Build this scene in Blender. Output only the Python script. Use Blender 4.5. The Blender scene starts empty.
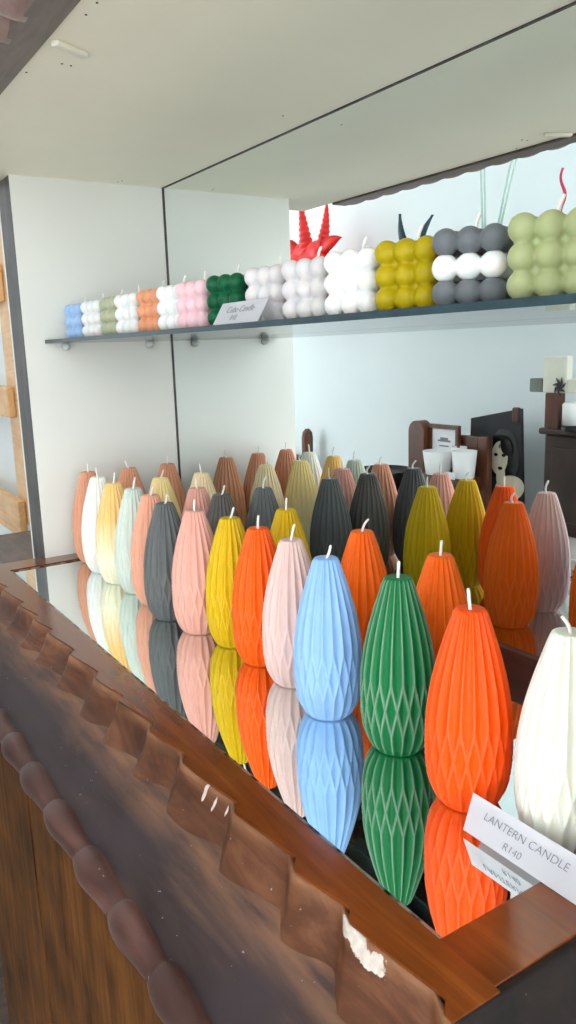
import bpy, bmesh, math, random
import numpy as np
from mathutils import Vector, Matrix, noise
random.seed(7)
PI = math.pi
S = bpy.context.scene
COL = S.collection

# ------------------------------------------------------------------ materials
def lin(c):
    return tuple(((v/255)/12.92 if v/255 <= .04045 else ((v/255+.055)/1.055)**2.4) for v in c)+(1,)

class NT:
    def __init__(s, name):
        s.m = bpy.data.materials.new(name); s.m.use_nodes = True
        s.t = s.m.node_tree; s.b = s.t.nodes['Principled BSDF']
    def n(s, typ, **k):
        x = s.t.nodes.new(typ)
        for a, v in k.items():
            if a.startswith('i_'):
                x.inputs[a[2:].replace('_', ' ')].default_value = v
            else: setattr(x, a, v)
        return x
    def l(s, a, b): s.t.links.new(a, b)
    def coords(s, scale=(1, 1, 1), loc=(0, 0, 0), which='Object'):
        tc = s.n('ShaderNodeTexCoord'); mp = s.n('ShaderNodeMapping')
        mp.inputs['Scale'].default_value = scale; mp.inputs['Location'].default_value = loc
        s.l(tc.outputs[which], mp.inputs['Vector']); return mp.outputs['Vector']
    def noise(s, vec, scale, detail=4, rough=.55, dist=0):
        x = s.n('ShaderNodeTexNoise'); x.inputs['Scale'].default_value = scale
        x.inputs['Detail'].default_value = detail; x.inputs['Roughness'].default_value = rough
        x.inputs['Distortion'].default_value = dist
        s.l(vec, x.inputs['Vector']); return x.outputs['Fac']
    def ramp(s, fac, stops):
        r = s.n('ShaderNodeValToRGB'); e = r.color_ramp.elements
        while len(e) < len(stops): e.new(.5)
        for i, (p, c) in enumerate(stops): e[i].position = p; e[i].color = c
        s.l(fac, r.inputs['Fac']); return r.outputs['Color']
    def mix(s, fac, a, b):
        x = s.n('ShaderNodeMix', data_type='RGBA')
        for v, i in ((fac, 0), (a, 6), (b, 7)):
            if isinstance(v, (tuple, float, int)): x.inputs[i].default_value = v
            else: s.l(v, x.inputs[i])
        return x.outputs[2]
    def bump(s, h, strength, dist=.001):
        b = s.n('ShaderNodeBump'); b.inputs['Strength'].default_value = strength; b.inputs['Distance'].default_value = dist
        s.l(h, b.inputs['Height']); s.l(b.outputs['Normal'], s.b.inputs['Normal'])
    def set(s, **k):
        for a, v in k.items():
            i = s.b.inputs[a.replace('_', ' ')]
            if hasattr(v, 'is_linked'): s.l(v, i)
            else: i.default_value = v
        return s

def plain(name, rgb, rough=.5, var=.06, scale=30, **k):
    t = NT(name); v = t.coords()
    f = t.noise(v, scale)
    a = lin(rgb); d = tuple(x*(1-var) for x in a[:3])+(1,); u = tuple(min(1, x*(1+var)) for x in a[:3])+(1,)
    t.set(Base_Color=t.ramp(f, [(.3, d), (.7, u)]), Roughness=rough, **k)
    return t.m

def wood(name, dark, mid, light, grain=(6, 60, 60), rough=.32, nscale=1.0, bump=.25, coat=0.0, spec=.5, blotch=.35):
    t = NT(name); v = t.coords(grain)
    f = t.noise(v, nscale, 6, .62, 1.2)
    c = t.ramp(f, [(.3, lin(dark)), (.5, lin(mid)), (.72, lin(light))])
    f2 = t.noise(t.coords(), 14, 3)
    r2 = t.ramp(f2, [(.35, (0, 0, 0, 1)), (.65, (1, 1, 1, 1))])
    c2 = t.mix(blotch, c, t.mix(r2, lin(dark), lin(light)))
    t.set(Base_Color=c2, Roughness=rough, Coat_Weight=coat, Coat_Roughness=.15)
    t.b.inputs['Specular IOR Level'].default_value = spec
    t.bump(f, bump, .0012)
    return t.m

def wax(name, rgb, sss=.35, rough=.42, ombre=None, span=(0, .13), ridge=.28, trans=0):
    t = NT(name)
    c = lin(rgb)
    f = t.noise(t.coords(), 60, 4)
    base = t.mix(f, tuple(x*.9 for x in c[:3])+(1,), tuple(min(1, x*1.06) for x in c[:3])+(1,))
    if ombre:
        tc = t.n('ShaderNodeTexCoord'); sp = t.n('ShaderNodeSeparateXYZ'); t.l(tc.outputs['Object'], sp.inputs[0])
        mr = t.n('ShaderNodeMapRange'); t.l(sp.outputs['Z'], mr.inputs['Value'])
        mr.inputs['From Min'].default_value, mr.inputs['From Max'].default_value = span
        base = t.mix(mr.outputs['Result'], lin(ombre), base)
    if ridge:  # paler ridges: wax bloom, plus lit-rib contrast put into the colour
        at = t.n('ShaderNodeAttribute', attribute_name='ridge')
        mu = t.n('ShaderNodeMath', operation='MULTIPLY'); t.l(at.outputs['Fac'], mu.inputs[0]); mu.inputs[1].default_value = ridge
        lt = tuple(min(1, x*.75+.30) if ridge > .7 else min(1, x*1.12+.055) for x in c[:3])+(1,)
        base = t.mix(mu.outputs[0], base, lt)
    t.b.inputs['Specular IOR Level'].default_value = .2
    t.set(Base_Color=base, Roughness=rough, Subsurface_Weight=sss, Subsurface_Radius=(1, .7, .5), Subsurface_Scale=.006)
    if trans: t.set(Transmission_Weight=trans)
    t.bump(t.noise(t.coords(), 420, 3), .12, .0004)
    return t.m

M = {}
M['room_wall'] = plain('white_painted_plaster', (238, 245, 247), .7, .02, 3)
M['ceiling_paint'] = plain('white_ceiling_paint', (240, 240, 238), .8, .02, 3)
M['floor'] = plain('grey_screed', (196, 192, 184), .45, .08, 5)
M['laminate'] = plain('white_cabinet_lining', (228, 228, 220), .38, .025, 5)
M['lining_top'] = plain('cream_cabinet_lining', (250, 243, 222), .5, .03, 4)
M['rim'] = wood('orange_brown_varnish', (84, 38, 12), (110, 54, 18), (138, 76, 30), (5, 55, 55), .2, 1, .15, .4, blotch=.2)
def knot(m, ctr, rad):
    nt = m.node_tree; b = nt.nodes['Principled BSDF']; src = b.inputs['Base Color'].links[0].from_socket
    t = NT.__new__(NT); t.m = m; t.t = nt; t.b = b
    v = t.coords((1/rad[0], 1/rad[1], 1/rad[2]), tuple(-ctr[i]/rad[i] for i in range(3)))
    ln = t.n('ShaderNodeVectorMath', operation='LENGTH'); t.l(v, ln.inputs[0])
    ad = t.n('ShaderNodeMath', operation='ADD'); t.l(ln.outputs['Value'], ad.inputs[0]); t.l(t.noise(t.coords(), 160, 3), ad.inputs[1])
    mk = t.ramp(ad.outputs[0], [(.85, (1, 1, 1, 1)), (1.0, (0, 0, 0, 1))])
    nt.links.new(t.mix(mk, src, lin((46, 28, 22))), b.inputs['Base Color'])
knot(M['rim'], (.470, -.293, .003), (.018, .008, .02))
M['boards'] = wood('brown_board_wood', (38, 19, 5), (78, 43, 12), (120, 74, 24), (60, 60, 4), .7, 1, .3, spec=.1)
M['header'] = wood('grey_brown_wood', (78, 64, 58), (104, 88, 80), (128, 110, 100), (6, 50, 50), .4)
M['header_carving'] = wood('rosy_brown_wood', (104, 82, 76), (142, 116, 110), (172, 146, 140), (10, 30, 30), .35)
M['post'] = wood('weathered_grey_wood', (28, 25, 25), (56, 50, 49), (104, 97, 94), (80, 80, 5), .5, 1, .4)
M['batten'] = wood('dark_reddish_wood', (50, 26, 20), (82, 44, 36), (104, 60, 48), (5, 60, 60), .3)
M['pine'] = wood('pine_wood', (206, 150, 92), (226, 176, 116), (240, 198, 142), (4, 40, 40), .45, 1, .1)
M['counter'] = wood('dark_counter_wood', (64, 52, 48), (88, 74, 68), (112, 96, 90), (6, 40, 40), .45)
M['brown_wood'] = wood('brown_furniture_wood', (56, 28, 16), (90, 48, 28), (122, 70, 44), (20, 20, 5), .35)
M['dark_wood'] = wood('dark_furniture_wood', (30, 18, 15), (48, 30, 25), (66, 44, 36), (20, 20, 5), .3)
M['white_paint'] = plain('white_paint', (232, 232, 228), .5)
M['tab'] = plain('ivory_plastic', (232, 226, 208), .4)
M['paper'] = plain('white_card', (240, 240, 244), .7, .02)
M['ink'] = plain('grey_ink', (120, 120, 132), .6, .1)
M['wick'] = plain('waxed_cotton', (240, 238, 230), .7, .05, 300)
M['red'] = plain('red_plastic', (236, 26, 20), .3, .15, 20)
M['teal'] = plain('dark_teal_leaf', (18, 62, 74), .4, .2)
M['glass_green'] = plain('pale_green_glass', (214, 240, 226), .15, .05, Transmission_Weight=.4)
M['pink_wax'] = plain('pink_red_wax', (204, 40, 86), .4)
M['black'] = plain('black_gloss', (22, 22, 24), .25, .2)
M['near_black'] = plain('black_cloth', (38, 38, 42), .7, .3, 12)
M['pale_skin'] = plain('pale_ivory_paint', (226, 214, 190), .6, .08, 25)
M['cup'] = plain('white_ceramic', (240, 240, 238), .3, .02)
M['grey_block'] = plain('grey_green_paint', (120, 126, 118), .6, .25, 20)
M['cream_plaque'] = plain('cream_aged_paint', (226, 224, 208), .6, .08, 14)
M['frame_wood'] = M['brown_wood']
M['metal'] = plain('brushed_steel', (190, 190, 190), .25, .05, Metallic=1.0)
M['dark_band'] = plain('dark_table_top', (196, 186, 182), .45, .1, 6)

def mk_mirror(name, tint, rough=0.0):
    t = NT(name)
    t.set(Base_Color=lin(tint), Metallic=1.0, Roughness=rough); return t.m
M['mirror'] = mk_mirror('silvered_mirror', (240, 247, 247))
M['tray'] = mk_mirror('silvered_tray_mirror', (236, 243, 241))
t = NT('tarnished_mirror_edge')
t.set(Base_Color=t.ramp(t.noise(t.coords((60, 60, 60)), 1.3, 3), [(.42, (.02, .02, .018, 1)), (.6, (.42, .38, .32, 1))]), Metallic=.7, Roughness=.3); M['bevel'] = t.m
def mk_glass():
    t = NT('greenish_shelf_glass'); t.t.nodes.remove(t.b)
    out = t.t.nodes['Material Output']
    tr = t.n('ShaderNodeBsdfTransparent'); tr.inputs[0].default_value = (.9, .965, .95, 1)
    gl = t.n('ShaderNodeBsdfGlossy'); gl.inputs['Roughness'].default_value = .02
    fr = t.n('ShaderNodeFresnel'); fr.inputs[0].default_value = 1.45
    mx = t.n('ShaderNodeMixShader'); t.l(fr.outputs[0], mx.inputs[0]); t.l(tr.outputs[0], mx.inputs[1]); t.l(gl.outputs[0], mx.inputs[2])
    t.l(mx.outputs[0], out.inputs[0]); return t.m
M['glass'] = mk_glass()
M['glass_edge'] = plain('dark_teal_glass_edge', (34, 56, 64), .3, .25, 60)
M['clear_plastic'] = plain('clear_plastic', (205, 210, 206), .2, .03)
def emit(name, rgb, s):
    t = NT(name); t.set(Base_Color=(1, 1, 1, 1), Emission_Color=lin(rgb), Emission_Strength=s); return t.m
M['tube'] = emit('lit_fluorescent', (255, 250, 242), 9)
M['daylight'] = emit('daylight_pane', (248, 250, 255), 2.8)
M['daylight_side'] = emit('daylight_side_pane', (248, 251, 255), 6.5)
M['daylight_far'] = emit('daylight_far_pane', (248, 251, 255), 5.4)

# moulding materials: worn wood with chips
def worn(name, dark, mid, light, blobs=(), rough=.4, purple=None, wear=.0, wz=(-.006, .001), wcol=(176, 128, 92)):
    t = NT(name)
    f = t.noise(t.coords((7, 40, 40)), 1.0, 6, .6, 1.0)
    c = t.ramp(f, [(.3, lin(dark)), (.52, lin(mid)), (.74, lin(light))])
    if purple:
        f3 = t.noise(t.coords(), 9, 4)
        c = t.mix(t.ramp(f3, [(.38, (0, 0, 0, 1)), (.6, (1, 1, 1, 1))]), c, lin(purple))
    # dust specks
    sp = t.ramp(t.noise(t.coords(), 260, 2), [(.74, (0, 0, 0, 1)), (.78, (1, 1, 1, 1))])
    spm = t.n('ShaderNodeMath', operation='MULTIPLY'); t.l(sp, spm.inputs[0]); spm.inputs[1].default_value = .45
    c = t.mix(spm.outputs[0], c, lin((205, 195, 185)))
    if wear:
        tc = t.n('ShaderNodeTexCoord'); sx = t.n('ShaderNodeSeparateXYZ'); t.l(tc.outputs['Object'], sx.inputs[0])
        mr = t.n('ShaderNodeMapRange'); t.l(sx.outputs['Z'], mr.inputs['Value']); mr.inputs['From Min'].default_value = wz[0]; mr.inputs['From Max'].default_value = wz[1]
        wn = t.n('ShaderNodeMath', operation='MULTIPLY'); t.l(mr.outputs['Result'], wn.inputs[0]); t.l(t.ramp(t.noise(t.coords((9, 60, 60)), 1.4, 5), [(.35, (.15, .15, .15, 1)), (.62, (1, 1, 1, 1))]), wn.inputs[1])
        w2_ = t.n('ShaderNodeMath', operation='MULTIPLY'); t.l(wn.outputs[0], w2_.inputs[0]); w2_.inputs[1].default_value = wear
        c = t.mix(w2_.outputs[0], c, lin(wcol))
    for (ctr, rad, sc, thr) in blobs:
        v = t.coords((1/rad[0], 1/rad[1], 1/rad[2]), tuple(-ctr[i]/rad[i] for i in range(3)))
        ln = t.n('ShaderNodeVectorMath', operation='LENGTH'); t.l(v, ln.inputs[0])
        nz = t.noise(t.coords(), sc, 4)
        ad = t.n('ShaderNodeMath', operation='ADD'); t.l(ln.outputs['Value'], ad.inputs[0]); t.l(nz, ad.inputs[1])
        mk = t.ramp(ad.outputs[0], [(thr-.06, (1, 1, 1, 1)), (thr, (0, 0, 0, 1))])
        c = t.mix(mk, c, t.mix(t.noise(t.coords(), 190, 3), lin((150, 132, 118)), lin((228, 220, 210))))
    t.set(Base_Color=c, Roughness=rough)
    t.b.inputs['Specular IOR Level'].default_value = .2
    t.bump(f, .3, .001)
    return t.m
DABS = [((x, -.3145, -.001), (.0040, .02, .018), 60, .86) for x in (.690, .702, .714)]
M['scallop'] = worn('carved_brown_wood', (56, 30, 17), (88, 52, 32), (126, 82, 54),
                    DABS+[((.850, -.3135, .001), (.050, .014, .012), 110, .9), ((.878, -.3150, -.001), (.062, .011, .014), 110, .9)], .5, wear=.42)
M['cove'] = worn('dark_worn_wood', (40, 31, 30), (60, 47, 45), (92, 70, 58), (), .66, (58, 48, 51), wear=.75, wz=(-.031, -.0225), wcol=(140, 100, 74))
M['side_edge'] = worn('black_brown_wood', (16, 10, 8), (26, 17, 13), (42, 28, 20), (), .6)
M['rope'] = worn('dark_rosy_wood', (46, 28, 25), (70, 45, 39), (94, 64, 56), (), .45)

# ------------------------------------------------------------------ mesh helpers
def mesh_obj(name, bm, mat, parent=None, smooth=False):
    me = bpy.data.meshes.new(name)
    bmesh.ops.recalc_face_normals(bm, faces=bm.faces)
    bm.to_mesh(me); bm.free()
    return link(name, me, mat, parent, smooth)
def link(name, me, mat, parent=None, smooth=False):
    o = bpy.data.objects.new(name, me); COL.objects.link(o)
    for m in (mat if isinstance(mat, list) else [mat]):
        if m: me.materials.append(m)
    if parent: o.parent = parent
    if smooth:
        for p in me.polygons: p.use_smooth = True
    return o
def BM(): return bmesh.new()
def box(bm, x0, x1, y0, y1, z0, z1, bev=0, seg=2, mat=None):
    g = bmesh.ops.create_cube(bm, size=1)
    vs = g['verts']
    for v in vs:
        v.co = Vector((x0+(v.co.x+.5)*(x1-x0), y0+(v.co.y+.5)*(y1-y0), z0+(v.co.z+.5)*(z1-z0)))
    if bev:
        es = list({e for v in vs for e in v.link_edges})
        bmesh.ops.bevel(bm, geom=es, offset=bev, segments=seg, profile=.5, affect='EDGES')
    return bm
def bx(name, dims, mat, parent=None, bev=.001, kind=None):
    o = mesh_obj(name, box(BM(), *dims, bev=bev), mat, parent)
    if kind: o['kind'] = kind
    return o
def tube(bm, pts, rad, n=10, cap=True):
    rings = []
    pts = [Vector(p) for p in pts]
    up = Vector((0, 0, 1))
    for i, p in enumerate(pts):
        d = (pts[min(i+1, len(pts)-1)]-pts[max(i-1, 0)]).normalized()
        a = d.cross(Vector((.31, .9, .2))).normalized(); b = d.cross(a)
        r = rad[i] if isinstance(rad, (list, tuple)) else rad
        rings.append([bm.verts.new(p+a*r*math.cos(2*PI*k/n)+b*r*math.sin(2*PI*k/n)) for k in range(n)])
    for i in range(len(rings)-1):
        for k in range(n):
            bm.faces.new((rings[i][k], rings[i][(k+1) % n], rings[i+1][(k+1) % n], rings[i+1][k]))
    if cap:
        bm.faces.new(rings[0][::-1]); bm.faces.new(rings[-1])
    return bm
def lathe(bm, prof, n=32, c=(0, 0, 0)):
    rings = []
    for r, z in prof:
        if r < 1e-6: rings.append([bm.verts.new((c[0], c[1], c[2]+z))])
        else: rings.append([bm.verts.new((c[0]+r*math.cos(2*PI*k/n), c[1]+r*math.sin(2*PI*k/n), c[2]+z)) for k in range(n)])
    for a, b in zip(rings, rings[1:]):
        for k in range(n):
            j = (k+1) % n
            if len(a) == 1 and len(b) > 1: bm.faces.new((a[0], b[j], b[k]))
            elif len(b) == 1 and len(a) > 1: bm.faces.new((a[k], a[j], b[0]))
            elif len(a) > 1: bm.faces.new((a[k], a[j], b[j], b[k]))
    return bm
def prism(bm, pts, y0, y1):     # outline in X,Z pushed along Y
    a = [bm.verts.new((x, y0, z)) for x, z in pts]; b = [bm.verts.new((x, y1, z)) for x, z in pts]
    bm.faces.new(a); bm.faces.new(b[::-1]); n = len(pts)
    for i in range(n): bm.faces.new((a[i], b[i], b[(i+1) % n], a[(i+1) % n]))
    return bm
def grid(bm, fn, nu, nv):
    V = [[bm.verts.new(fn(i/nu, j/nv)) for j in range(nv+1)] for i in range(nu+1)]
    for i in range(nu):
        for j in range(nv):
            bm.faces.new((V[i][j], V[i+1][j], V[i+1][j+1], V[i][j+1]))
    return bm
def empty(name, loc=(0, 0, 0), rz=0):
    o = bpy.data.objects.new(name, None); COL.objects.link(o); o.location = loc; o.rotation_euler = (0, 0, rz); o.empty_display_size = .02
    return o
def tag(o, label, cat, group=None):
    o['label'] = label; o['category'] = cat
    if group: o['group'] = group
    return o
def struct(o): o['kind'] = 'structure'; return o
def text_mesh(name, txt, size, mat, parent, mtx, shear=.25):
    cu = bpy.data.curves.new(name, 'FONT'); cu.body = txt; cu.size = size; cu.align_x = 'CENTER'; cu.align_y = 'CENTER'; cu.shear = shear
    cu.extrude = .00008; cu.offset = -size*.022
    tmp = bpy.data.objects.new('tmp', cu); COL.objects.link(tmp)
    me = bpy.data.meshes.new_from_object(tmp.evaluated_get(bpy.context.evaluated_depsgraph_get()))
    bpy.data.objects.remove(tmp)
    me.name = name; me.materials.clear()
    o = link(name, me, mat, parent); o.matrix_local = mtx
    return o

# ------------------------------------------------------------------ room
X0, X1, YF, YB, ZF, ZC = -3.4, 3.2, -1.5, .06, -1.0, 1.7
def sb(name, d, m): return bx(name, d, m, None, 0, 'structure')
sb('floor', (X0-.1, X1+.1, YF-.1, YB+.1, ZF-.06, ZF), M['floor'])
sb('ceiling', (X0-.1, X1+.1, YF-.1, YB+.1, ZC, ZC+.06), M['ceiling_paint'])
sb('wall_left', (X0-.1, X0, YF-.1, YB+.1, ZF, ZC), M['room_wall'])
bm = BM()
box(bm, X1, X1+.1, YF-.1, -1.4, ZF, ZC); box(bm, X1, X1+.1, -.1, YB+.1, ZF, ZC)
box(bm, X1, X1+.1, -1.4, -.1, ZF, -.3); box(bm, X1, X1+.1, -1.4, -.1, 1.45, ZC)
struct(mesh_obj('wall_right', bm, M['room_wall']))
w = empty('window_2', (X1, -.75, -.3)); w['kind'] = 'structure'  # unseen window added to light the side lining and candles from the right
bm = BM()
box(bm, .02, .07, -.65, -.60, 0, 1.75); box(bm, .02, .07, .60, .65, 0, 1.75)
box(bm, .02, .07, -.60, .60, 0, .05); box(bm, .02, .07, -.60, .60, 1.70, 1.75); box(bm, .02, .07, -.02, .02, .05, 1.70)
mesh_obj('window_frame', bm, M['white_paint'], w)
mesh_obj('window_pane', box(BM(), .045, .055, -.62, .62, .03, 1.72), M['daylight_side'], w)
bm = BM()
box(bm, X0, -3.2, YB, YB+.1, ZF, ZC); box(bm, -2.0, X1, YB, YB+.1, ZF, ZC)
box(bm, -3.2, -2.0, YB, YB+.1, ZF, -.3); box(bm, -3.2, -2.0, YB, YB+.1, 1.5, ZC)
struct(mesh_obj('wall_back', bm, M['room_wall']))
w = empty('window_3', (-2.6, YB, -.3)); w['kind'] = 'structure'  # unseen glowing window added to brighten the facing wall in the mirror
bm = BM()
box(bm, -.60, -.55, .02, .07, 0, 1.8); box(bm, .55, .60, .02, .07, 0, 1.8)
box(bm, -.55, .55, .02, .07, 0, .05); box(bm, -.55, .55, .02, .07, 1.75, 1.8); box(bm, -.02, .02, .02, .07, .05, 1.75)
mesh_obj('window_frame', bm, M['white_paint'], w)
mesh_obj('window_pane', box(BM(), -.57, .57, .045, .055, .03, 1.77), M['daylight_far'], w)
# the wall facing the cabinet, with a window opening
WX0, WX1, WZ0, WZ1 = .55, 2.7, -.5, 1.35
bm = BM()
box(bm, X0, WX0, YF-.1, YF, ZF, ZC); box(bm, WX1, X1, YF-.1, YF, ZF, ZC)
box(bm, WX0, WX1, YF-.1, YF, ZF, WZ0); box(bm, WX0, WX1, YF-.1, YF, WZ1, ZC)
struct(mesh_obj('wall_front', bm, M['room_wall']))
w = empty('window_1', ((WX0+WX1)/2, YF, WZ0)); w['kind'] = 'structure'
w2, h2 = (WX1-WX0)/2, WZ1-WZ0
bm = BM()
box(bm, -w2, -w2+.05, -.07, -.02, 0, h2); box(bm, w2-.05, w2, -.07, -.02, 0, h2)
box(bm, -w2+.05, w2-.05, -.07, -.02, 0, .05); box(bm, -w2+.05, w2-.05, -.07, -.02, h2-.05, h2); box(bm, -.025, .025, -.07, -.02, .05, h2-.05)
mesh_obj('window_frame', bm, M['white_paint'], w)
mesh_obj('window_pane', box(BM(), -w2+.03, w2-.03, -.055, -.045, .03, h2-.03), M['daylight'], w)
for i, x in enumerate((-1.9, .1, 2.0)):  # unseen ceiling lamps added to light the room
    t = empty('ceiling_light', (x, -.72, ZC))
    tag(t, ['fluorescent ceiling lamp above the far end of the facing wall', 'fluorescent ceiling lamp above the aisle before the candle cabinet',
            'fluorescent ceiling lamp nearest the window'][i], 'ceiling light', 'fluorescent lamps on the ceiling')
    bx('housing', (-.62, .62, -.07, .07, -.05, 0), M['white_paint'], t, .004)
    for y in (-.03, .03):
        mesh_obj('lamp_tube', tube(BM(), [(-.58, y, -.07), (.58, y, -.07)], .014, 12), M['tube'], t, True)

# ------------------------------------------------------------------ display cabinet
cab = empty('display_cabinet', (.45, -.15, ZF))
tag(cab, 'antique carved dark wood display cabinet with white lining and mirror back', 'cabinet')
OFF = Vector((-.45, .15, -ZF))
def part(o, parent=cab):
    o.parent = parent; o.location = OFF if parent is cab else (0, 0, 0); return o
def cb(name, d, m, bev=.0006): return part(bx(name, d, m, None, bev))
W_IN, ZT, DW, DC = .92, .5288, .2217, .3106
cb('back_mirror', (0, W_IN, 0, .006, .0235, ZT), M['mirror'], 0)
cb('back_board', (-.012, W_IN+.03, .0065, .03, -.06, ZT+.03), M['header'])
cb('side_lining', (-.012, 0, -DW, .006, .002, ZT), M['laminate'], 0)
cb('side_lining', (W_IN, W_IN+.012, -.18, .006, .002, ZT), M['laminate'], 0)
cb('top_lining', (-.09, W_IN+.03, -DC, .006, ZT, ZT+.012), M['lining_top'], 0)
# dark seam in the corners
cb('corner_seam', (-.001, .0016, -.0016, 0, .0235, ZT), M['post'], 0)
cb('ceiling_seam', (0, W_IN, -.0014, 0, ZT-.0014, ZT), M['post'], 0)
cb('front_post', (-.060, -.0004, -DW-.0006, -.17, -.09, ZT-.0005), M['post'], .0008)
cb('post_edging', (-.0665, -.0604, -DW-.0006, -.17, -.09, ZT-.0005), M['white_paint'], 0)
cb('front_post', (W_IN-.0006, W_IN+.014, -.2035, -.1802, .002, ZT-.0005), M['post'], .001)
cb('mirror_batten', (0, W_IN, -.005, .0005, -.002, .0235), M['batten'], .0008)
# header over the opening
cb('header_board', (-.004, W_IN+.06, -.339, -DC-.0005, ZT-.003, ZT+.075), M['header'], .001)
def lobe(u, v):
    x = -.004+u*.984; s = x/.046; ph = s-math.floor(s)
    b = math.sin(PI*ph)**.6
    a = -PI*.5+v*PI*1.15
    r = .026+.016*b
    return Vector((x+.012*math.sin(a), -.335-r*1.25*math.cos(a)*(.45+.55*b), ZT+.0350+r*math.sin(a)*.92))
part(mesh_obj('header_carving', grid(BM(), lobe, 420, 22), M['header_carving'], None, True))
# ivory cable clips on the lining edge
for x, y in ((.474, -.289), (.845, -.287)):
    bm = BM(); box(bm, -.004, .004, -.018, .016, -.0045, 0, bev=.0015, seg=3)
    o = part(mesh_obj('cable_clip', bm, M['tab'])); o.location = OFF+Vector((x, y, ZT)); o.rotation_euler = (0, 0, .5)
for x, y in ((.4347, -.2838), (.4335, -.2759), (.5606, -.2983), (.538, -.2984), (.4007, -.3040), (.3901, -.0378), (.0146, -.0746), (.0231, -.072)):
    o = part(mesh_obj('pin_hole', lathe(BM(), [(0, 0), (.0009, 0), (.0009, -.0004), (0, -.0004)], 10), M['near_black'])); o.location = OFF+Vector((x, y, ZT-.0001))
# counter rim boards
XL, XR_, YFr = -.012, .925, -.312
cb('rim_board', (.8845, XR_-.004, -.2808, .006, -.02, .0022), M['rim'], .0006)
cb('rim_board', (XL+.002, .0345, -.2808, .006, -.02, .0022), M['rim'], .0006)
cb('counter_base', (XL+.003, XR_-.005, -.300, .006, -.05, -.0205), M['boards'], 0)
# mirror tray let into the counter
cb('tray_mirror', (.0350, .8840, -.2806, -.0055, -.004, 0), M['tray'], .0008)
cb('tray_bevel', (.0350, .8840, -.2806, -.2772, -.0005, .0006), M['bevel'], .0002)
cb('tray_bevel', (.0350, .0374, -.2770, -.0055, -.0005, .0006), M['bevel'], .0002)
# mouldings swept round three sides.  o = outward distance, z = height
def sweep(name, prof, nv, mat, disp=None, step=.0022, sides='f'):
    """prof(v)->(o,z); disp(s,v)->(do,dz)"""
    bm = BM()
    def side(kind):
        L = (XR_-XL) if kind == 'f' else (.312+.006)
        nu = int(L/step)
        def fn(u, v):
            o, z = prof(v)
            s = (XL+u*L) if kind == 'f' else (u*L*1.0+(3 if kind == 'r' else 7))
            if disp:
                e = min(1, min(u, 1-u)*L/.01)
                do, dz = disp(s, v); o += do*e; z += dz*e
            if kind == 'f': return Vector((XL+u*(L+o), YFr-o, z))
            yy = YFr-o+u*(L+o)
            return Vector((XR_+o if kind == 'r' else XL-o, yy, z))
        grid(bm, fn, nu, nv)
    for k in sides: side(k)
    bmesh.ops.remove_doubles(bm, verts=bm.verts, dist=1e-5)
    return part(mesh_obj(name, bm, mat, None, True))
def interp(tab):
    xs = [a for a, _, _ in tab]; os_ = [b for _, b, _ in tab]; zs = [c for _, _, c in tab]
    return lambda v: (float(np.interp(v, xs, os_)), float(np.interp(v, xs, zs)))
sc_prof = interp([(0, -.007, -.0005), (.12, -.001, .0024), (.2, .0015, .0012), (.3, .003, -.003), (.6, .008, -.012), (.85, .015, -.0195), (1, .0215, -.0245)])
def sc_disp(s, v):
    s += .006*math.sin(s*23)+.004*math.sin(s*61)
    t = s/.066; t -= math.floor(t)
    d = (t/.86)**1.15 if t < .86 else ((1-t)/.14)
    d = d*d*(3-2*d)*.5+d*.5
    w = float(np.interp(v, [0, .1, .25, .6, .85, 1], [.85, .85, 1, 1, .85, .7]))
    return (-.0080*d*w, -.0012*d*w)
bm = BM(); L_ = XR_-XL; n_ = 420
out = []
for k in range(n_+1):
    x = XL+.0005+(L_-.0010)*k/n_; e = min(1, min(k/n_, 1-k/n_)*L_/.01)
    out.append((x, YFr+.0012-(sc_disp(x, .13)[0]*e)))
top = [bm.verts.new((x, y, .0030)) for x, y in out]; low = [bm.verts.new((x, y, .0004)) for x, y in out]
bt = [bm.verts.new((x, -.2812, .0030)) for x, y in out]; bl = [bm.verts.new((x, -.2812, -.018)) for x, y in out]
for k in range(n_):
    bm.faces.new((top[k], top[k+1], bt[k+1], bt[k])); bm.faces.new((low[k], low[k+1], top[k+1], top[k])); bm.faces.new((bt[k], bt[k+1], bl[k+1], bl[k])); bm.faces.new((low[k], low[k+1], bl[k+1], bl[k]))
bm.faces.new((top[0], bt[0], bl[0], low[0])); bm.faces.new((top[-1], bt[-1], bl[-1], low[-1]))
part(mesh_obj('rim_board', bm, M['rim']))
sweep('scalloped_edge', sc_prof, 22, M['scallop'], sc_disp)
cv_prof = interp([(0, .004, -.0195), (.12, .0175, -.0222), (.3, .032, -.0285), (.6, .050, -.035), (.85, .066, -.039), (.94, .0735, -.0392), (1, .080, -.0455)])
def cv_disp(s, v):
    return (0, .0012*noise.noise(Vector((s*18, v*2, 0)))*(1-v*.5))
sweep('cove_moulding', cv_prof, 14, M['cove'], cv_disp, .004)
def rp_prof(v):
    a = PI*.62-v*PI*1.5
    return (.0715+.0105*math.cos(a), -.0475+.0115*math.sin(a))
def rp_disp(s, v):
    a = PI*.62-v*PI*1.5
    s += .005*math.sin(s*17)
    t = s/.060+.5*v; t -= math.floor(t)
    b = math.sin(PI*t)**.75
    b = math.sin(PI*t)**.5
    k = -.0026*(1-b)+.0014*b+.0012*math.sin(2*PI*t)
    return (k*math.cos(a), k*math.sin(a)*1.1)
sweep('rope_moulding', rp_prof, 20, M['rope'], rp_disp, .0018)
sweep('side_edge', sc_prof, 10, M['side_edge'], None, .02, 'r')
sweep('side_cove', cv_prof, 10, M['side_edge'], None, .02, 'r')
sweep('side_edge', rp_prof, 14, M['side_edge'], None, .02, 'r')
cb('moulding_backing', (XL, XR_+.066, YFr-.064, .006, -.056, -.042), M['cove'], 0)
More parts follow.
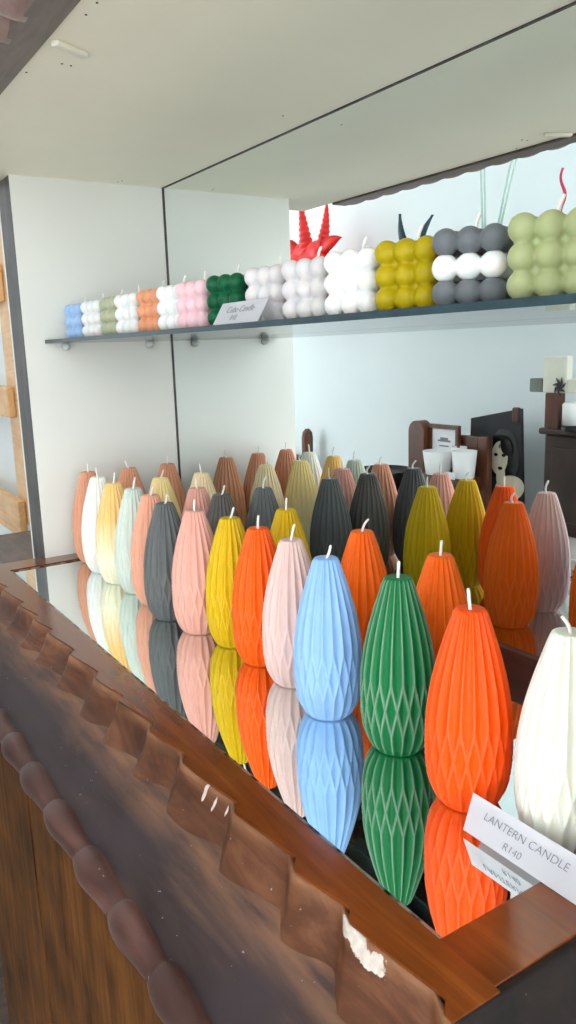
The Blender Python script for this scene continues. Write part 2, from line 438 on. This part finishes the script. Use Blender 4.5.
# front of the base: upright boards with an open joint
xb = [XL, .297, .79, XR_+.03]
for a, b in zip(xb, xb[1:]):
    cb('front_board', (a+.0028, b-.0028, -.345, -.325, ZF+.06, -.056), M['boards'], .0012)
cb('base_core', (XL+.002, XR_+.028, -.3245, .03, ZF+.02, -.0585), M['batten'], 0)
cb('plinth', (XL-.002, XR_+.035, -.352, .03, ZF, ZF+.06), M['boards'], .002)
# glass shelf and its clips
ZS, YS = .3132, -.1939
bm = BM(); box(bm, .0015, W_IN-.001, YS, -.0015, ZS-.0048, ZS)
o = part(mesh_obj('glass_shelf', bm, [M['glass'], M['glass_edge']]))
for p in o.data.polygons:
    if abs(p.normal.z) < .5: p.material_index = 1
for xs in (0, W_IN):
    for y in (-.165, -.038):
        bm = BM(); sg = 1 if xs == 0 else -1
        tube(bm, [(xs, y, ZS-.0095), (xs+sg*.004, y, ZS-.0095), (xs+sg*.0045, y, ZS-.0095), (xs+sg*.013, y, ZS-.0085)], [.0058, .0058, .0034, .003], 14)
        part(mesh_obj('shelf_clip', bm, M['clear_plastic'], None, True))

# ------------------------------------------------------------------ lantern candles
H, R0 = .13, .0282
PF = [(0, .60), (.012, .67), (.04, .765), (.09, .875), (.15, .945), (.22, .985), (.30, 1.0), (.40, .99), (.50, .955), (.617, .872), (.70, .785), (.787, .675), (.87, .555), (.93, .465), (.965, .41), (.985, .375), (1, .325)]
px_, pr_ = [a for a, _ in PF], [b for _, b in PF]
def smooth_R(f):
    return (np.interp(f-.02, px_, pr_)+2*np.interp(f, px_, pr_)+np.interp(f+.02, px_, pr_))/4 if .03 < f < .97 else float(np.interp(f, px_, pr_))
NR, SEG, ROWS, AMP = 20, 10, 96, .0026
def lantern_mesh():
    bm = BM(); lay = bm.verts.layers.float.new('ridge')
    n = NR*SEG; rings = []
    for j in range(ROWS+1):
        f = j/ROWS; f = f if f < .02 or f > .98 else f
        R = R0*smooth_R(f)
        g = min(1, max(0, (f-.15)/.30))
        fade = min(1, f/.03)*min(1, (1-f)/.02+.35)
        ring = []
        for k in range(n):
            u = k/SEG
            if 0 < g < 1:
                a = (u-g) % 1; b = (u+g) % 1
                d = min(a, 1-a, b, 1-b)
            else:
                a = u % 1; d = min(a, 1-a)
            dd = -(AMP*(.45+.55*R/R0))*(1-(1-2*d)**2)*fade
            th = 2*PI*u/NR
            v = bm.verts.new(((R+dd)*math.cos(th), (R+dd)*math.sin(th), H*f))
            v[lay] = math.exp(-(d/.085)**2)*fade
            ring.append(v)
        rings.append(ring)
    for A, B in zip(rings, rings[1:]):
        for k in range(n):
            bm.faces.new((A[k], A[(k+1) % n], B[(k+1) % n], B[k]))
    bm.faces.new(rings[0][::-1])
    c = bm.verts.new((0, 0, H-.0006)); mid = []
    for v in rings[-1]: mid.append(bm.verts.new((v.co.x*.8, v.co.y*.8, H+.0002)))
    for k in range(n):
        j = (k+1) % n
        bm.faces.new((rings[-1][k], rings[-1][j], mid[j], mid[k])); bm.faces.new((mid[k], mid[j], c))
    me = bpy.data.meshes.new('lantern_candle'); bm.to_mesh(me); bm.free()
    for p in me.polygons: p.use_smooth = True
    return me
LM = lantern_mesh()
def wick_mesh(i, h, bend, z0=0.0):
    bm = BM(); pts = []
    for k in range(9):
        t = k/8
        pts.append((bend*t**2.2, bend*.4*math.sin(t*3), z0-.002+t*(h+.002)))
    tube(bm, pts, [.00115]*8+[.0009], 8)
    me = bpy.data.meshes.new('wick'); bm.to_mesh(me); bm.free(); me.materials.append(M['wick'])
    for p in me.polygons: p.use_smooth = True
    return me
WM = [wick_mesh(0, .012, .001), wick_mesh(1, .011, .006), wick_mesh(2, .014, .004), wick_mesh(3, .010, -.005), wick_mesh(4, .013, -.002)]
C = dict(copper=(222, 158, 126), white=(246, 243, 236), cream=(255, 214, 130), palegreen=(208, 218, 206), peachpink=(232, 168, 140), grey=(98, 101, 100),
         pink=(228, 168, 152), lime=(214, 176, 2), orangered=(255, 94, 0), mauve=(224, 192, 184), blue=(144, 184, 234), green=(8, 112, 58),
         brightorange=(255, 82, 0), ivory=(236, 236, 220), creamlight=(252, 230, 178), orange=(255, 106, 0), copperdark=(206, 144, 110), peach=(252, 224, 180), greywarm=(98, 94, 90))
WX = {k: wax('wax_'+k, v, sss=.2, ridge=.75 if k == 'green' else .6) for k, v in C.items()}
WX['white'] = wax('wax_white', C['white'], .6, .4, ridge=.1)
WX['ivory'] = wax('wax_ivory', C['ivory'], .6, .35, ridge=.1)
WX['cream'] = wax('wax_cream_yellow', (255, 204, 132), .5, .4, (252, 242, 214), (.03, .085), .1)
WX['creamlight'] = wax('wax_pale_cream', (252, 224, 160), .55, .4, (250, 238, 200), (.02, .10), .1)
LANT = [ # x, y, colour, wick, label
 (.0552, -.166, 'copper', 0, 'copper brown ribbed lantern candle in the front row nearest the white side panel'),
 (.113, -.172, 'white', 4, 'white lantern candle in the front row between the copper and the cream yellow ones'),
 (.176, -.174, 'cream', 2, 'cream yellow lantern candle fading to pale at its base, standing beside the white one'),
 (.233, -.170, 'palegreen', 2, 'pale grey-green ribbed lantern candle, the only one of this colour'),
 (.290, -.172, 'peachpink', 1, 'peach pink lantern candle between the pale green and the grey front-row candles'),
 (.348, -.180, 'grey', 1, 'grey ribbed lantern candle in the front row standing on its own dark reflection'),
 (.407, -.173, 'pink', 0, 'dusty pink lantern candle between the grey and yellow-green front-row candles'),
 (.4635, -.162, 'lime', 1, 'yellow-green lantern candle in the front row beside the dusty pink one'),
 (.5205, -.1635, 'orangered', 0, 'coral orange lantern candle in the front row between yellow-green and pale mauve ones'),
 (.5785, -.165, 'mauve', 2, 'pale mauve pink lantern candle standing beside the light blue one'),
 (.6463, -.1764, 'blue', 1, 'light blue ribbed lantern candle, the only blue one on the mirror tray'),
 (.7214, -.1672, 'green', 0, 'deep green ribbed lantern candle, the only green one on the mirror tray'),
 (.8016, -.1771, 'brightorange', 4, 'vivid red-orange lantern candle, the largest in view, behind the handwritten card'),
 (.8640, -.1630, 'ivory', 3, 'ivory white lantern candle beside the red-orange one at the end of the tray'),
 (.063, -.108, 'copper', 3, 'copper brown lantern candle in the middle row along the white side panel'),
 (.181, -.111, 'creamlight', 1, 'pale cream lantern candle in the middle row behind the pale green one'),
 (.285, -.109, 'pink', 4, 'dusty pink lantern candle of the middle row, just behind the grey front-row one'),
 (.343, -.107, 'greywarm', 1, 'charcoal grey lantern candle in the middle row behind the yellow-green one'),
 (.465, -.097, 'lime', 0, 'yellow-green lantern candle of the middle row, behind the coral orange and mauve ones'),
 (.592, -.098, 'orange', 1, 'orange lantern candle in the middle row between the light blue and green ones'),
 (.696, -.102, 'orange', 0, 'orange lantern candle in the middle row between the green and red-orange ones'),
 (.066, -.049, 'copperdark', 0, 'copper brown lantern candle of the rear row, closest to the mirror corner'),
 (.181, -.051, 'peach', 4, 'pale peach cream lantern candle in the rear row against the mirror'),
 (.340, -.049, 'grey', 2, 'slate grey lantern candle in the rear row against the mirror'),
]
first = None
for i, (x, y, c, wk, lab) in enumerate(LANT):
    if first is None:
        LM.materials.append(WX[c])
        o = bpy.data.objects.new('lantern_candle', LM); COL.objects.link(o)
        o.material_slots[0].link = 'OBJECT'
        k = bpy.data.objects.new('wick', WM[0]); COL.objects.link(k); k.parent = o; k.location = (0, 0, H-.0003)
        first = (o, k)
    else:
        o = first[0].copy(); COL.objects.link(o)
        k = first[1].copy(); COL.objects.link(k); k.parent = o
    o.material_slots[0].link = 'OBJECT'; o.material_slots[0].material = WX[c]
    k.data = WM[wk]
    o.location = (x, y, .0002); o.rotation_euler = (0, 0, random.uniform(0, 6.28))
    k.rotation_euler = (0, 0, random.uniform(0, 1.2)-o.rotation_euler.z)
    tag(o, lab, 'candle', 'lantern candles on the mirror tray')

# ------------------------------------------------------------------ bubble cube candles
BS, BR = .0150, .0084
def bubble_mesh(rows, z0, name):
    bm = BM()
    for i in (-1, 0, 1):
        for j in (-1, 0, 1):
            for k in rows:
                bmesh.ops.create_uvsphere(bm, u_segments=20, v_segments=14, radius=BR, matrix=Matrix.Translation((i*BS, j*BS, BR+k*BS-z0)))
    box(bm, -BS*1.05, BS*1.05, -BS*1.05, BS*1.05, BR+rows[0]*BS-.003-z0, BR+rows[-1]*BS+.003-z0)
    me = bpy.data.meshes.new(name); bm.to_mesh(me); bm.free()
    t = bpy.data.objects.new('tmp', me); COL.objects.link(t)
    r = t.modifiers.new('r', 'REMESH'); r.mode = 'VOXEL'; r.voxel_size = .00085
    sm = t.modifiers.new('s', 'SMOOTH'); sm.factor = .5; sm.iterations = 2
    out = bpy.data.meshes.new_from_object(t.evaluated_get(bpy.context.evaluated_depsgraph_get()))
    bpy.data.objects.remove(t); bpy.data.meshes.remove(me)
    out.name = name
    for p in out.polygons: p.use_smooth = True
    return out
BMESH = bubble_mesh((0, 1, 2), 0, 'bubble_candle')
BLAYER = bubble_mesh((0,), 0, 'bubble_layer')
BW = dict(blue=(166, 198, 236), white=(238, 238, 236), sage=(180, 184, 156), orange=(228, 160, 122), pink=(238, 200, 206), green=(14, 92, 58), clear=(216, 212, 212),
          olive=(176, 156, 14), darkgrey=(108, 113, 117), sagebig=(168, 176, 128))
BX = {k: wax('bubble_wax_'+k, v, .4 if k not in ('white', 'clear') else .65, .38, ridge=0) for k, v in BW.items()}
BUB = [
 (.036, 8, 'blue', 'sky blue bubble cube candle at the free end of the glass shelf'),
 (.108, 10, 'white', 'white bubble cube candle between the sky blue and the small grey-green ones'),
 (.176, 3, 'sage', 'grey-green bubble cube candle between two white ones near the side panel'),
 (.230, 10, 'white', 'white bubble cube candle between the grey-green and the terracotta ones'),
 (.298, 8, 'orange', 'terracotta orange bubble cube candle, the only orange one on the glass shelf'),
 (.353, 10, 'white', 'white bubble cube candle between the terracotta and the pale pink ones'),
 (.401, 12, 'pink', 'pale pink bubble cube candle beside the dark green one'),
 (.469, 15, 'green', 'dark green bubble cube candle partly behind the small price card'),
 (.541, 12, 'clear', 'translucent whitish bubble cube candle just beside the dark green one'),
 (.600, 14, 'clear', 'translucent whitish bubble cube candle under the red ornament, beside the opaque white one'),
 (.658, 16, 'white', 'white bubble cube candle beside the mustard yellow one'),
 (.717, 18, 'olive', 'mustard yellow bubble cube candle, the only yellow one on the glass shelf'),
 (.771, 26, 'two', 'dark grey bubble cube candle with a white middle layer'),
 (.831, 27, 'sagebig', 'sage green bubble cube candle nearest the viewer, beside the grey and white one'),
]
bw = wick_mesh(9, .0105, .003)
bfirst = None
ZB = ZS+.0001
for i, (x, th, c, lab) in enumerate(BUB):
    if c == 'two':
        o = empty('bubble_candle', (x, -.145, ZB), math.radians(th))
        for kk, (nm, mm) in enumerate((('grey_layer', 'darkgrey'), ('white_layer', 'white'), ('grey_layer', 'darkgrey'))):
            q = bpy.data.objects.new(nm, BLAYER); COL.objects.link(q); q.parent = o; q.location = (0, 0, kk*BS)
            if not BLAYER.materials: BLAYER.materials.append(None)
            q.material_slots[0].link = 'OBJECT'; q.material_slots[0].material = BX[mm]
            q['label'] = 'white middle layer of wax spheres' if kk == 1 else 'dark grey layer of wax spheres'
    elif bfirst is None:
        BMESH.materials.append(None)
        o = bpy.data.objects.new('bubble_candle', BMESH); COL.objects.link(o)
        k = bpy.data.objects.new('wick', bw); COL.objects.link(k); k.parent = o; k.location = (0, 0, BR*2+2*BS-.001)
        bfirst = (o, k)
    else:
        o = bfirst[0].copy(); COL.objects.link(o)
    if o is not bfirst[0]:
        k = bfirst[1].copy(); COL.objects.link(k); k.parent = o
    if c != 'two':
        o.material_slots[0].link = 'OBJECT'; o.material_slots[0].material = BX[c]
    o.location = (x, -.145, ZB); o.rotation_euler = (0, 0, math.radians(th))
    k.rotation_euler = (0, 0, random.uniform(-.5, 1.5))
    tag(o, lab, 'candle', 'bubble cube candles on the glass shelf')

# ------------------------------------------------------------------ price cards
def tent_card(name, label, w, h, loc, rz, lean, lines):
    t = empty(name, loc, rz); tag(t, label, 'price card')
    y1 = math.tan(lean)*h
    bm = BM()
    th = .0003
    V = [bm.verts.new(p) for p in ((-w/2, 0, 0), (w/2, 0, 0), (w/2, y1, h), (-w/2, y1, h), (-w/2, y1*2+.004, 0), (w/2, y1*2+.004, 0))]
    bm.faces.new((V[0], V[1], V[2], V[3])); bm.faces.new((V[3], V[2], V[5], V[4]))
    bmesh.ops.solidify(bm, geom=bm.faces[:], thickness=th)
    mesh_obj('folded_card', bm, M['paper'], t)
    for (txt, sx, sz, size) in lines:
        f = sz/h
        m = Matrix.Translation((sx, y1*f-.0006, sz)) @ Matrix.Rotation(PI/2-lean, 4, 'X')
        text_mesh('handwriting', txt, size, M['ink'], t, m)
    return t
tent_card('price_card', 'white handwritten card reading LANTERN CANDLE standing before the red-orange candle', .098, .0218,
          (.876, -.2065, .0028), .0, .36, [('LANTERN CANDLE', -.007, .0140, .0070), ('R140', -.013, .0052, .0064)])
tent_card('price_card', 'small white handwritten card on the glass shelf before the dark green bubble candle', .078, .0185,
          (.538, -.189, ZS+.0002), 0, .55, [('Cube Candle', .0, .0118, .0088), ('R40', -.006, .0050, .0072)])

# ------------------------------------------------------------------ beside the cabinet
t = empty('pine_rack', (-1.4, .03, .0)); tag(t, 'pale pine wall rack of a post and flat rails beside the cabinet', 'rack')
for (x0, x1) in ((.34, .445), (-.55, -.445)):
    bx('post', (x0, x1, -.030, .0295, -.150, .75), M['pine'], t, .003)
for z0, z1 in ((.137, .217), (-.186, -.085), (.43, .52)):
    bx('rail', (-.57, .415, -.050, -.0305, z0, z1), M['pine'], t, .003)
t = empty('side_counter', (-.38, -.15, ZF)); tag(t, 'dark wooden counter standing beside the cabinet under the pine rack', 'counter')
bx('counter_top', (-.30, .30, -.22, .17, .87, .90), M['counter'], t, .003)
bx('body', (-.30, .24, -.19, .17, .0, .87), M['counter'], t, .002)
bx('door', (-.28, -.035, -.205, -.19, .06, .83), M['counter'], t, .003); bx('door', (-.025, .22, -.205, -.19, .06, .83), M['counter'], t, .003)

# ------------------------------------------------------------------ across the aisle (seen in the mirror)
t = empty('side_table', (-.85, -1.28, ZF)); tag(t, 'long pale table against the facing wall, carrying rack, bowl and dark chest', 'table')
bx('table_top', (-.62, 1.0, -.20, .16, .715, .745), M['dark_band'], t, .004)
for x in (-.57, .95):
    for y in (-.17, .13): bx('leg', (x-.025, x+.025, y-.025, y+.025, 0, .715), M['white_paint'], t, .003)
bx('apron', (-.54, .92, -.16, .12, .64, .715), M['white_paint'], t, .002)
ZTB = -.255
t = empty('wooden_rack', (-.74, -1.3, ZTB)); tag(t, 'brown wooden shelf rack with rounded post, mirrored behind the candles', 'rack')
def rnd(x0, x1, z0, z1, n=10):
    r = (x1-x0)/2; c = (x0+x1)/2
    return [(x0, z0), (x1, z0)]+[(c+r*math.cos(a), z1-r+r*math.sin(a)) for a in [PI*k/n for k in range(n+1)]]
mesh_obj('rounded_post', prism(BM(), rnd(-.195, -.118, 0, .292), -.04, .0), M['brown_wood'], t)
bx('back_panel', (-.118, .096, -.055, -.035, .0, .252), M['brown_wood'], t, .004)
bx('shelf_board', (-.13, .115, -.034, .055, .085, .128), M['brown_wood'], t, .004)
bx('side_panel', (.098, .142, -.055, -.03, .0, .256), M['brown_wood'], t, .006)
bx('foot_rail', (-.11, .11, .03, .05, .0, .05), M['brown_wood'], t, .003)
ZSH = ZTB+.1285
t = empty('framed_print', (-.785, -1.325, ZSH)); tag(t, 'small brown framed print standing behind the white tumblers', 'picture')
bm = BM()
for d in ((-.07, -.056, -.006, .006, 0, .155), (.056, .07, -.006, .006, 0, .155), (-.056, .056, -.006, .006, 0, .014), (-.056, .056, -.006, .006, .141, .155)): box(bm, *d)
mesh_obj('frame', bm, M['brown_wood'], t)
bx('print', (-.056, .056, -.004, .001, .014, .141), M['paper'], t, 0)
bm = BM(); box(bm, -.03, .03, .001, .0016, .098, .104); box(bm, -.018, .018, .001, .0016, .104, .112); box(bm, -.022, .022, .001, .0016, .082, .086)
mesh_obj('print_ink', bm, M['ink'], t)
CUPS = [(-.758, -1.272, .050, .076, 'white tapered tumbler beside the rounded post of the brown rack'),
        (-.640, -1.272, .040, .086, 'white tapered tumbler at the open end of the brown rack'),
        (-.700, -1.308, .026, .090, 'narrow white tumbler standing between and behind the two wide ones')]
for x, y, r, h, lab in CUPS:
    bm = BM(); lathe(bm, [(0, 0), (r*.78, 0), (r*.8, .003), (r, h), (r*.94, h), (r*.74, .006), (0, .006)], 28)
    o = mesh_obj('tumbler', bm, M['cup'], None, True); o.location = (x, y, ZSH); tag(o, lab, 'cup', 'white tumblers on the brown rack')
o = bx('name_card', (-.02, .02, -.001, .001, 0, .022), M['paper'], None, 0); o.location = (-.652, -1.2235, ZSH)
tag(o, 'tiny white card standing before the tumblers on the brown rack', 'card')
# portrait board
t = empty('portrait_board', (-.605, -1.375, ZTB), 0); tag(t, 'dark painted board with a pale woman face leaning on the facing wall', 'painting')
mesh_obj('board', prism(BM(), [(-.115, 0), (.115, 0), (.095, .345), (-.11, .305)], -.012, .0), M['near_black'], t)
bx('hanging_peg', (.062, .088, -.014, .004, .30, .348), M['brown_wood'], t, .006)
def disc(cx, cz, rx, rz, y0, y1, n=28, rot=0):
    return prism(BM(), [(cx+rx*math.cos(a)*math.cos(rot)-rz*math.sin(a)*math.sin(rot), cz+rx*math.cos(a)*math.sin(rot)+rz*math.sin(a)*math.cos(rot)) for a in [2*PI*k/n for k in range(n)]], y0, y1)
mesh_obj('painted_hair', disc(.034, .195, .062, .085, .0, .001), M['black'], t)
mesh_obj('painted_shoulder', disc(.060, .095, .060, .040, .001, .002, rot=.25), M['pale_skin'], t)
mesh_obj('painted_neck', disc(.024, .130, .018, .04, .002, .003), M['pale_skin'], t)
f = mesh_obj('painted_face', disc(.018, .187, .034, .054, .003, .004, rot=-.1), M['pale_skin'], t)
for x in (.004, .036): mesh_obj('painted_eye', disc(x, .197, .0078, .0052, .004, .0048), M['black'], f)
mesh_obj('painted_nose', disc(.020, .178, .0028, .009, .004, .0046), M['tab'], f)
mesh_obj('painted_lips', disc(.023, .155, .0095, .0055, .004, .0048), M['black'], f)
mesh_obj('painted_fringe', disc(.046, .225, .022, .030, .0046, .0054, rot=.5), M['black'], f)
mesh_obj('painted_forehead_mark', disc(.018, .224, .004, .007, .004, .0046), M['grey_block'], f)
# chest with cross and candle
t = empty('dark_chest', (-.16, -1.38, ZTB)); tag(t, 'dark brown wooden chest on the pale table by the portrait board', 'chest')
bx('body', (-.20, .22, -.09, .075, .0, .285), M['dark_wood'], t, .006)
bx('lid', (-.215, .235, -.1, .085, .285, .303), M['dark_wood'], t, .005)
bx('drawer_front', (-.17, .19, .075, .081, .04, .25), M['dark_wood'], t, .003)
mesh_obj('drawer_knob', lathe(BM(), [(0, 0), (.008, 0), (.006, .008), (.01, .014), (0, .02)], 16), M['metal'], t, True)
kn = [c for c in COL.objects if c.name.startswith('drawer_knob')][0]; kn.location = (.0, .081, .16); kn.rotation_euler = (-PI/2, 0, 0)
ZCH = ZTB+.3035
t = empty('standing_cross', (-.322, -1.305, ZCH)); tag(t, 'wooden cross with cream plaque and black emblem standing on the dark chest', 'cross')
bx('base_post', (-.030, .018, -.014, .014, 0, .098), M['brown_wood'], t, .003)
bx('plaque', (-.042, .040, -.012, .012, .0985, .200), M['cream_plaque'], t, .004)
bx('side_arm', (-.088, -.043, -.012, .012, .100, .138), M['grey_block'], t, .003)
bx('side_arm', (.041, .086, -.012, .012, .100, .138), M['cream_plaque'], t, .003)
bm = BM()
for k in range(7):
    a = 2*PI*k/7
    tube(bm, [(.018, .014, .118), (.018+.012*math.cos(a), .0155, .118+.013*math.sin(a)), (.018+.022*math.cos(a+.35), .0145, .118+.026*math.sin(a+.35))], [.004, .0035, .0012], 8)
mesh_obj('emblem', bm, M['black'], t)
o = empty('pillar_candle', (-.262, -1.302, ZCH)); tag(o, 'white pillar candle with dark patterned base beside the cross', 'candle')
mesh_obj('candle_body', lathe(BM(), [(0, 0.014), (.03, .014), (.0305, .07), (.027, .074), (0, .072)], 28), M['cup'], o, True)
mesh_obj('patterned_base', lathe(BM(), [(0, 0), (.032, 0), (.032, .014), (0, .014)], 28), M['black'], o, False)
wk = bpy.data.objects.new('wick', WM[0]); COL.objects.link(wk); wk.parent = o; wk.location = (0, 0, .073)
# bowl
o = mesh_obj('black_bowl', lathe(BM(), [(0, 0), (.06, 0), (.06, .006), (.09, .04), (.108, .108), (.103, .108), (.085, .045), (.05, .012), (0, .012)], 40), M['black'], None, True)
o.location = (-1.06, -1.29, ZTB); tag(o, 'glossy black bowl on the pale table beside the brown rack', 'bowl')
# chair
t = empty('wooden_chair', (-1.93, -1.26, ZF)); tag(t, 'brown wooden chair with rounded back posts beyond the pale table', 'chair')
bx('seat', (-.19, .19, -.19, .19, .43, .46), M['brown_wood'], t, .008)
for x in (-.17, .17):
    mesh_obj('leg', tube(BM(), [(x, .16, 0), (x, .165, .43)], [.016, .021], 12), M['brown_wood'], t, True)
    mesh_obj('back_post', tube(BM(), [(x, -.16, 0), (x, -.165, .46), (x, -.175, .90), (x, -.176, .925), (x, -.176, .94)], [.017, .022, .026, .022, .01], 14), M['brown_wood'], t, True)
for z in (.62, .76): bx('back_slat', (-.15, .15, -.178, -.162, z, z+.06), M['brown_wood'], t, .004)
# wall shelf with ornaments
t = empty('wall_shelf', (-1.0, YF, .48)); tag(t, 'long white wall shelf on the facing wall, hidden behind the bubble candles', 'shelf')
bx('board', (-1.0, .95, .0005, .27, 0, .02), M['white_paint'], t, .003)
for x in (-.8, 0, .75): bx('bracket', (x-.012, x+.012, .0005, .2, -.06, -.0005), M['white_paint'], t, .003)
ZW = .5005
t = empty('red_ornament', (-1.50, -1.3, ZW)); tag(t, 'bright red spiky ornament with two tall ringed horns above the bubble candles', 'ornament')
bm = BM()
for (x, z, r) in ((-.08, .10, .085), (.0, .09, .09), (.065, .09, .075), (-.05, .155, .055), (.04, .145, .06), (-.12, .15, .05), (0, .03, .09)):
    bmesh.ops.create_uvsphere(bm, u_segments=20, v_segments=14, radius=r, matrix=Matrix.Translation((x, 0, z)) @ Matrix.Diagonal((1, .6, .8, 1)))
box(bm, -.09, .09, -.05, .05, 0, .06)
me = bpy.data.meshes.new('t'); bm.to_mesh(me); bm.free(); q = bpy.data.objects.new('t', me); COL.objects.link(q)
r = q.modifiers.new('r', 'REMESH'); r.mode = 'VOXEL'; r.voxel_size = .006
me2 = bpy.data.meshes.new_from_object(q.evaluated_get(bpy.context.evaluated_depsgraph_get())); bpy.data.objects.remove(q)
link('lumpy_base', me2, M['red'], t, True)
def horn(p0, p1, r0, name):
    pts, rr = [], []
    for k in range(49):
        u = k/48; p = Vector(p0).lerp(Vector(p1), u); p.x += .018*math.sin(u*2.6)*(1 if p1[0] > p0[0] else -.3)
        pts.append(p); rr.append(max(.002, r0*(1-u)**.8*(1+.10*math.sin(u*70))))
    mesh_obj(name, tube(BM(), pts, rr, 14), M['red'], t, True)
horn((-.018, 0, .13), (-.066, 0, .372), .033, 'horn'); horn((.055, 0, .12), (.100, 0, .330), .031, 'horn')
def leaf(name, p0, p1, wd, mat, par, n=14, curve=.02, yth=.006):
    pts, rr = [], []
    bm = BM(); V = []
    a, b = Vector(p0), Vector(p1); d = (b-a).normalized(); s = d.cross(Vector((0, 1, 0)))
    for k in range(n+1):
        u = k/n; wv = wd*math.sin(PI*min(1, .12+u*.88))**.7*(1 if u < .6 else 1)
        p = a.lerp(b, u)+Vector((0, curve*math.sin(u*PI), 0))
        V.append([bm.verts.new(p+s*wv), bm.verts.new(p+Vector((0, yth, 0))), bm.verts.new(p-s*wv), bm.verts.new(p-Vector((0, yth, 0)))])
    for A, B in zip(V, V[1:]):
        for i in range(4): bm.faces.new((A[i], A[(i+1) % 4], B[(i+1) % 4], B[i]))
    bm.faces.new(V[0]); bm.faces.new(V[-1][::-1])
    mesh_obj(name, bm, mat, par, True)
leaf('side_leaf', (.06, 0, .14), (.195, 0, .185), .03, M['red'], t); leaf('side_leaf', (-.07, 0, .15), (-.17, 0, .20), .04, M['red'], t)
t = empty('pointed_plant', (-.90, -1.3, ZW)); tag(t, 'dark teal plant with two pointed upright leaves above the mustard candle', 'plant')
mesh_obj('pot', lathe(BM(), [(0, 0), (.045, 0), (.055, .07), (.05, .07), (0, .06)], 24), M['cup'], t, True)
leaf('leaf', (-.01, 0, .06), (-.077, 0, .216), .017, M['teal'], t); leaf('leaf', (.02, 0, .06), (.08, 0, .190), .016, M['teal'], t)
t = empty('glass_rods', (-.58, -1.3, ZW)); tag(t, 'four thin pale green glass rods in a white pot above the grey candle', 'ornament')
mesh_obj('pot', lathe(BM(), [(0, 0), (.04, 0), (.048, .08), (.043, .08), (0, .07)], 24), M['cup'], t, True)
for (xa, xb_, zt) in ((-.022, -.045, .37), (-.014, -.028, .37), (.014, .095, .36), (.022, .112, .35)):
    mesh_obj('rod', tube(BM(), [(xa, 0, .05), (xb_, .0, zt)], [.0035, .0025], 8), M['glass_green'], t, True)
t = empty('twisted_taper', (-.322, -1.3, ZW)); tag(t, 'slim twisted pink-red taper candle above the sage green bubble candle', 'candle')
mesh_obj('holder', lathe(BM(), [(0, 0), (.03, 0), (.03, .01), (.012, .02), (.012, .05), (0, .05)], 20), M['cup'], t, True)
mesh_obj('taper', tube(BM(), [(.006*math.sin(k*.55)-.004*k/24, .006*math.cos(k*.55), .045+k*.0078) for k in range(25)], [.0075*(1-k/40) for k in range(25)], 10), M['pink_wax'], t, True)

# ------------------------------------------------------------------ camera, world, view
cam = bpy.data.cameras.new('camera'); co = bpy.data.objects.new('camera', cam); COL.objects.link(co)
co.location = (1.134759, -.52091555, .29162537); co.rotation_euler = (1.36610561, .03085144, .99766326)
cam.sensor_fit = 'VERTICAL'; cam.sensor_height = 24; cam.lens = 788.7/1024*24; cam.clip_start = .01
S.camera = co
wd = bpy.data.worlds.new('world'); S.world = wd; wd.use_nodes = True
wd.node_tree.nodes['Background'].inputs[0].default_value = (.8, .9, 1, 1); wd.node_tree.nodes['Background'].inputs[1].default_value = 1
S.view_settings.view_transform = 'Standard'; S.view_settings.look = 'None'; S.view_settings.gamma = 1; S.view_settings.use_curve_mapping = False
S.view_settings.exposure = -0.58
try:
    S.cycles.max_bounces = 12; S.cycles.glossy_bounces = 8; S.cycles.diffuse_bounces = 6; S.cycles.transparent_max_bounces = 16
except Exception: pass
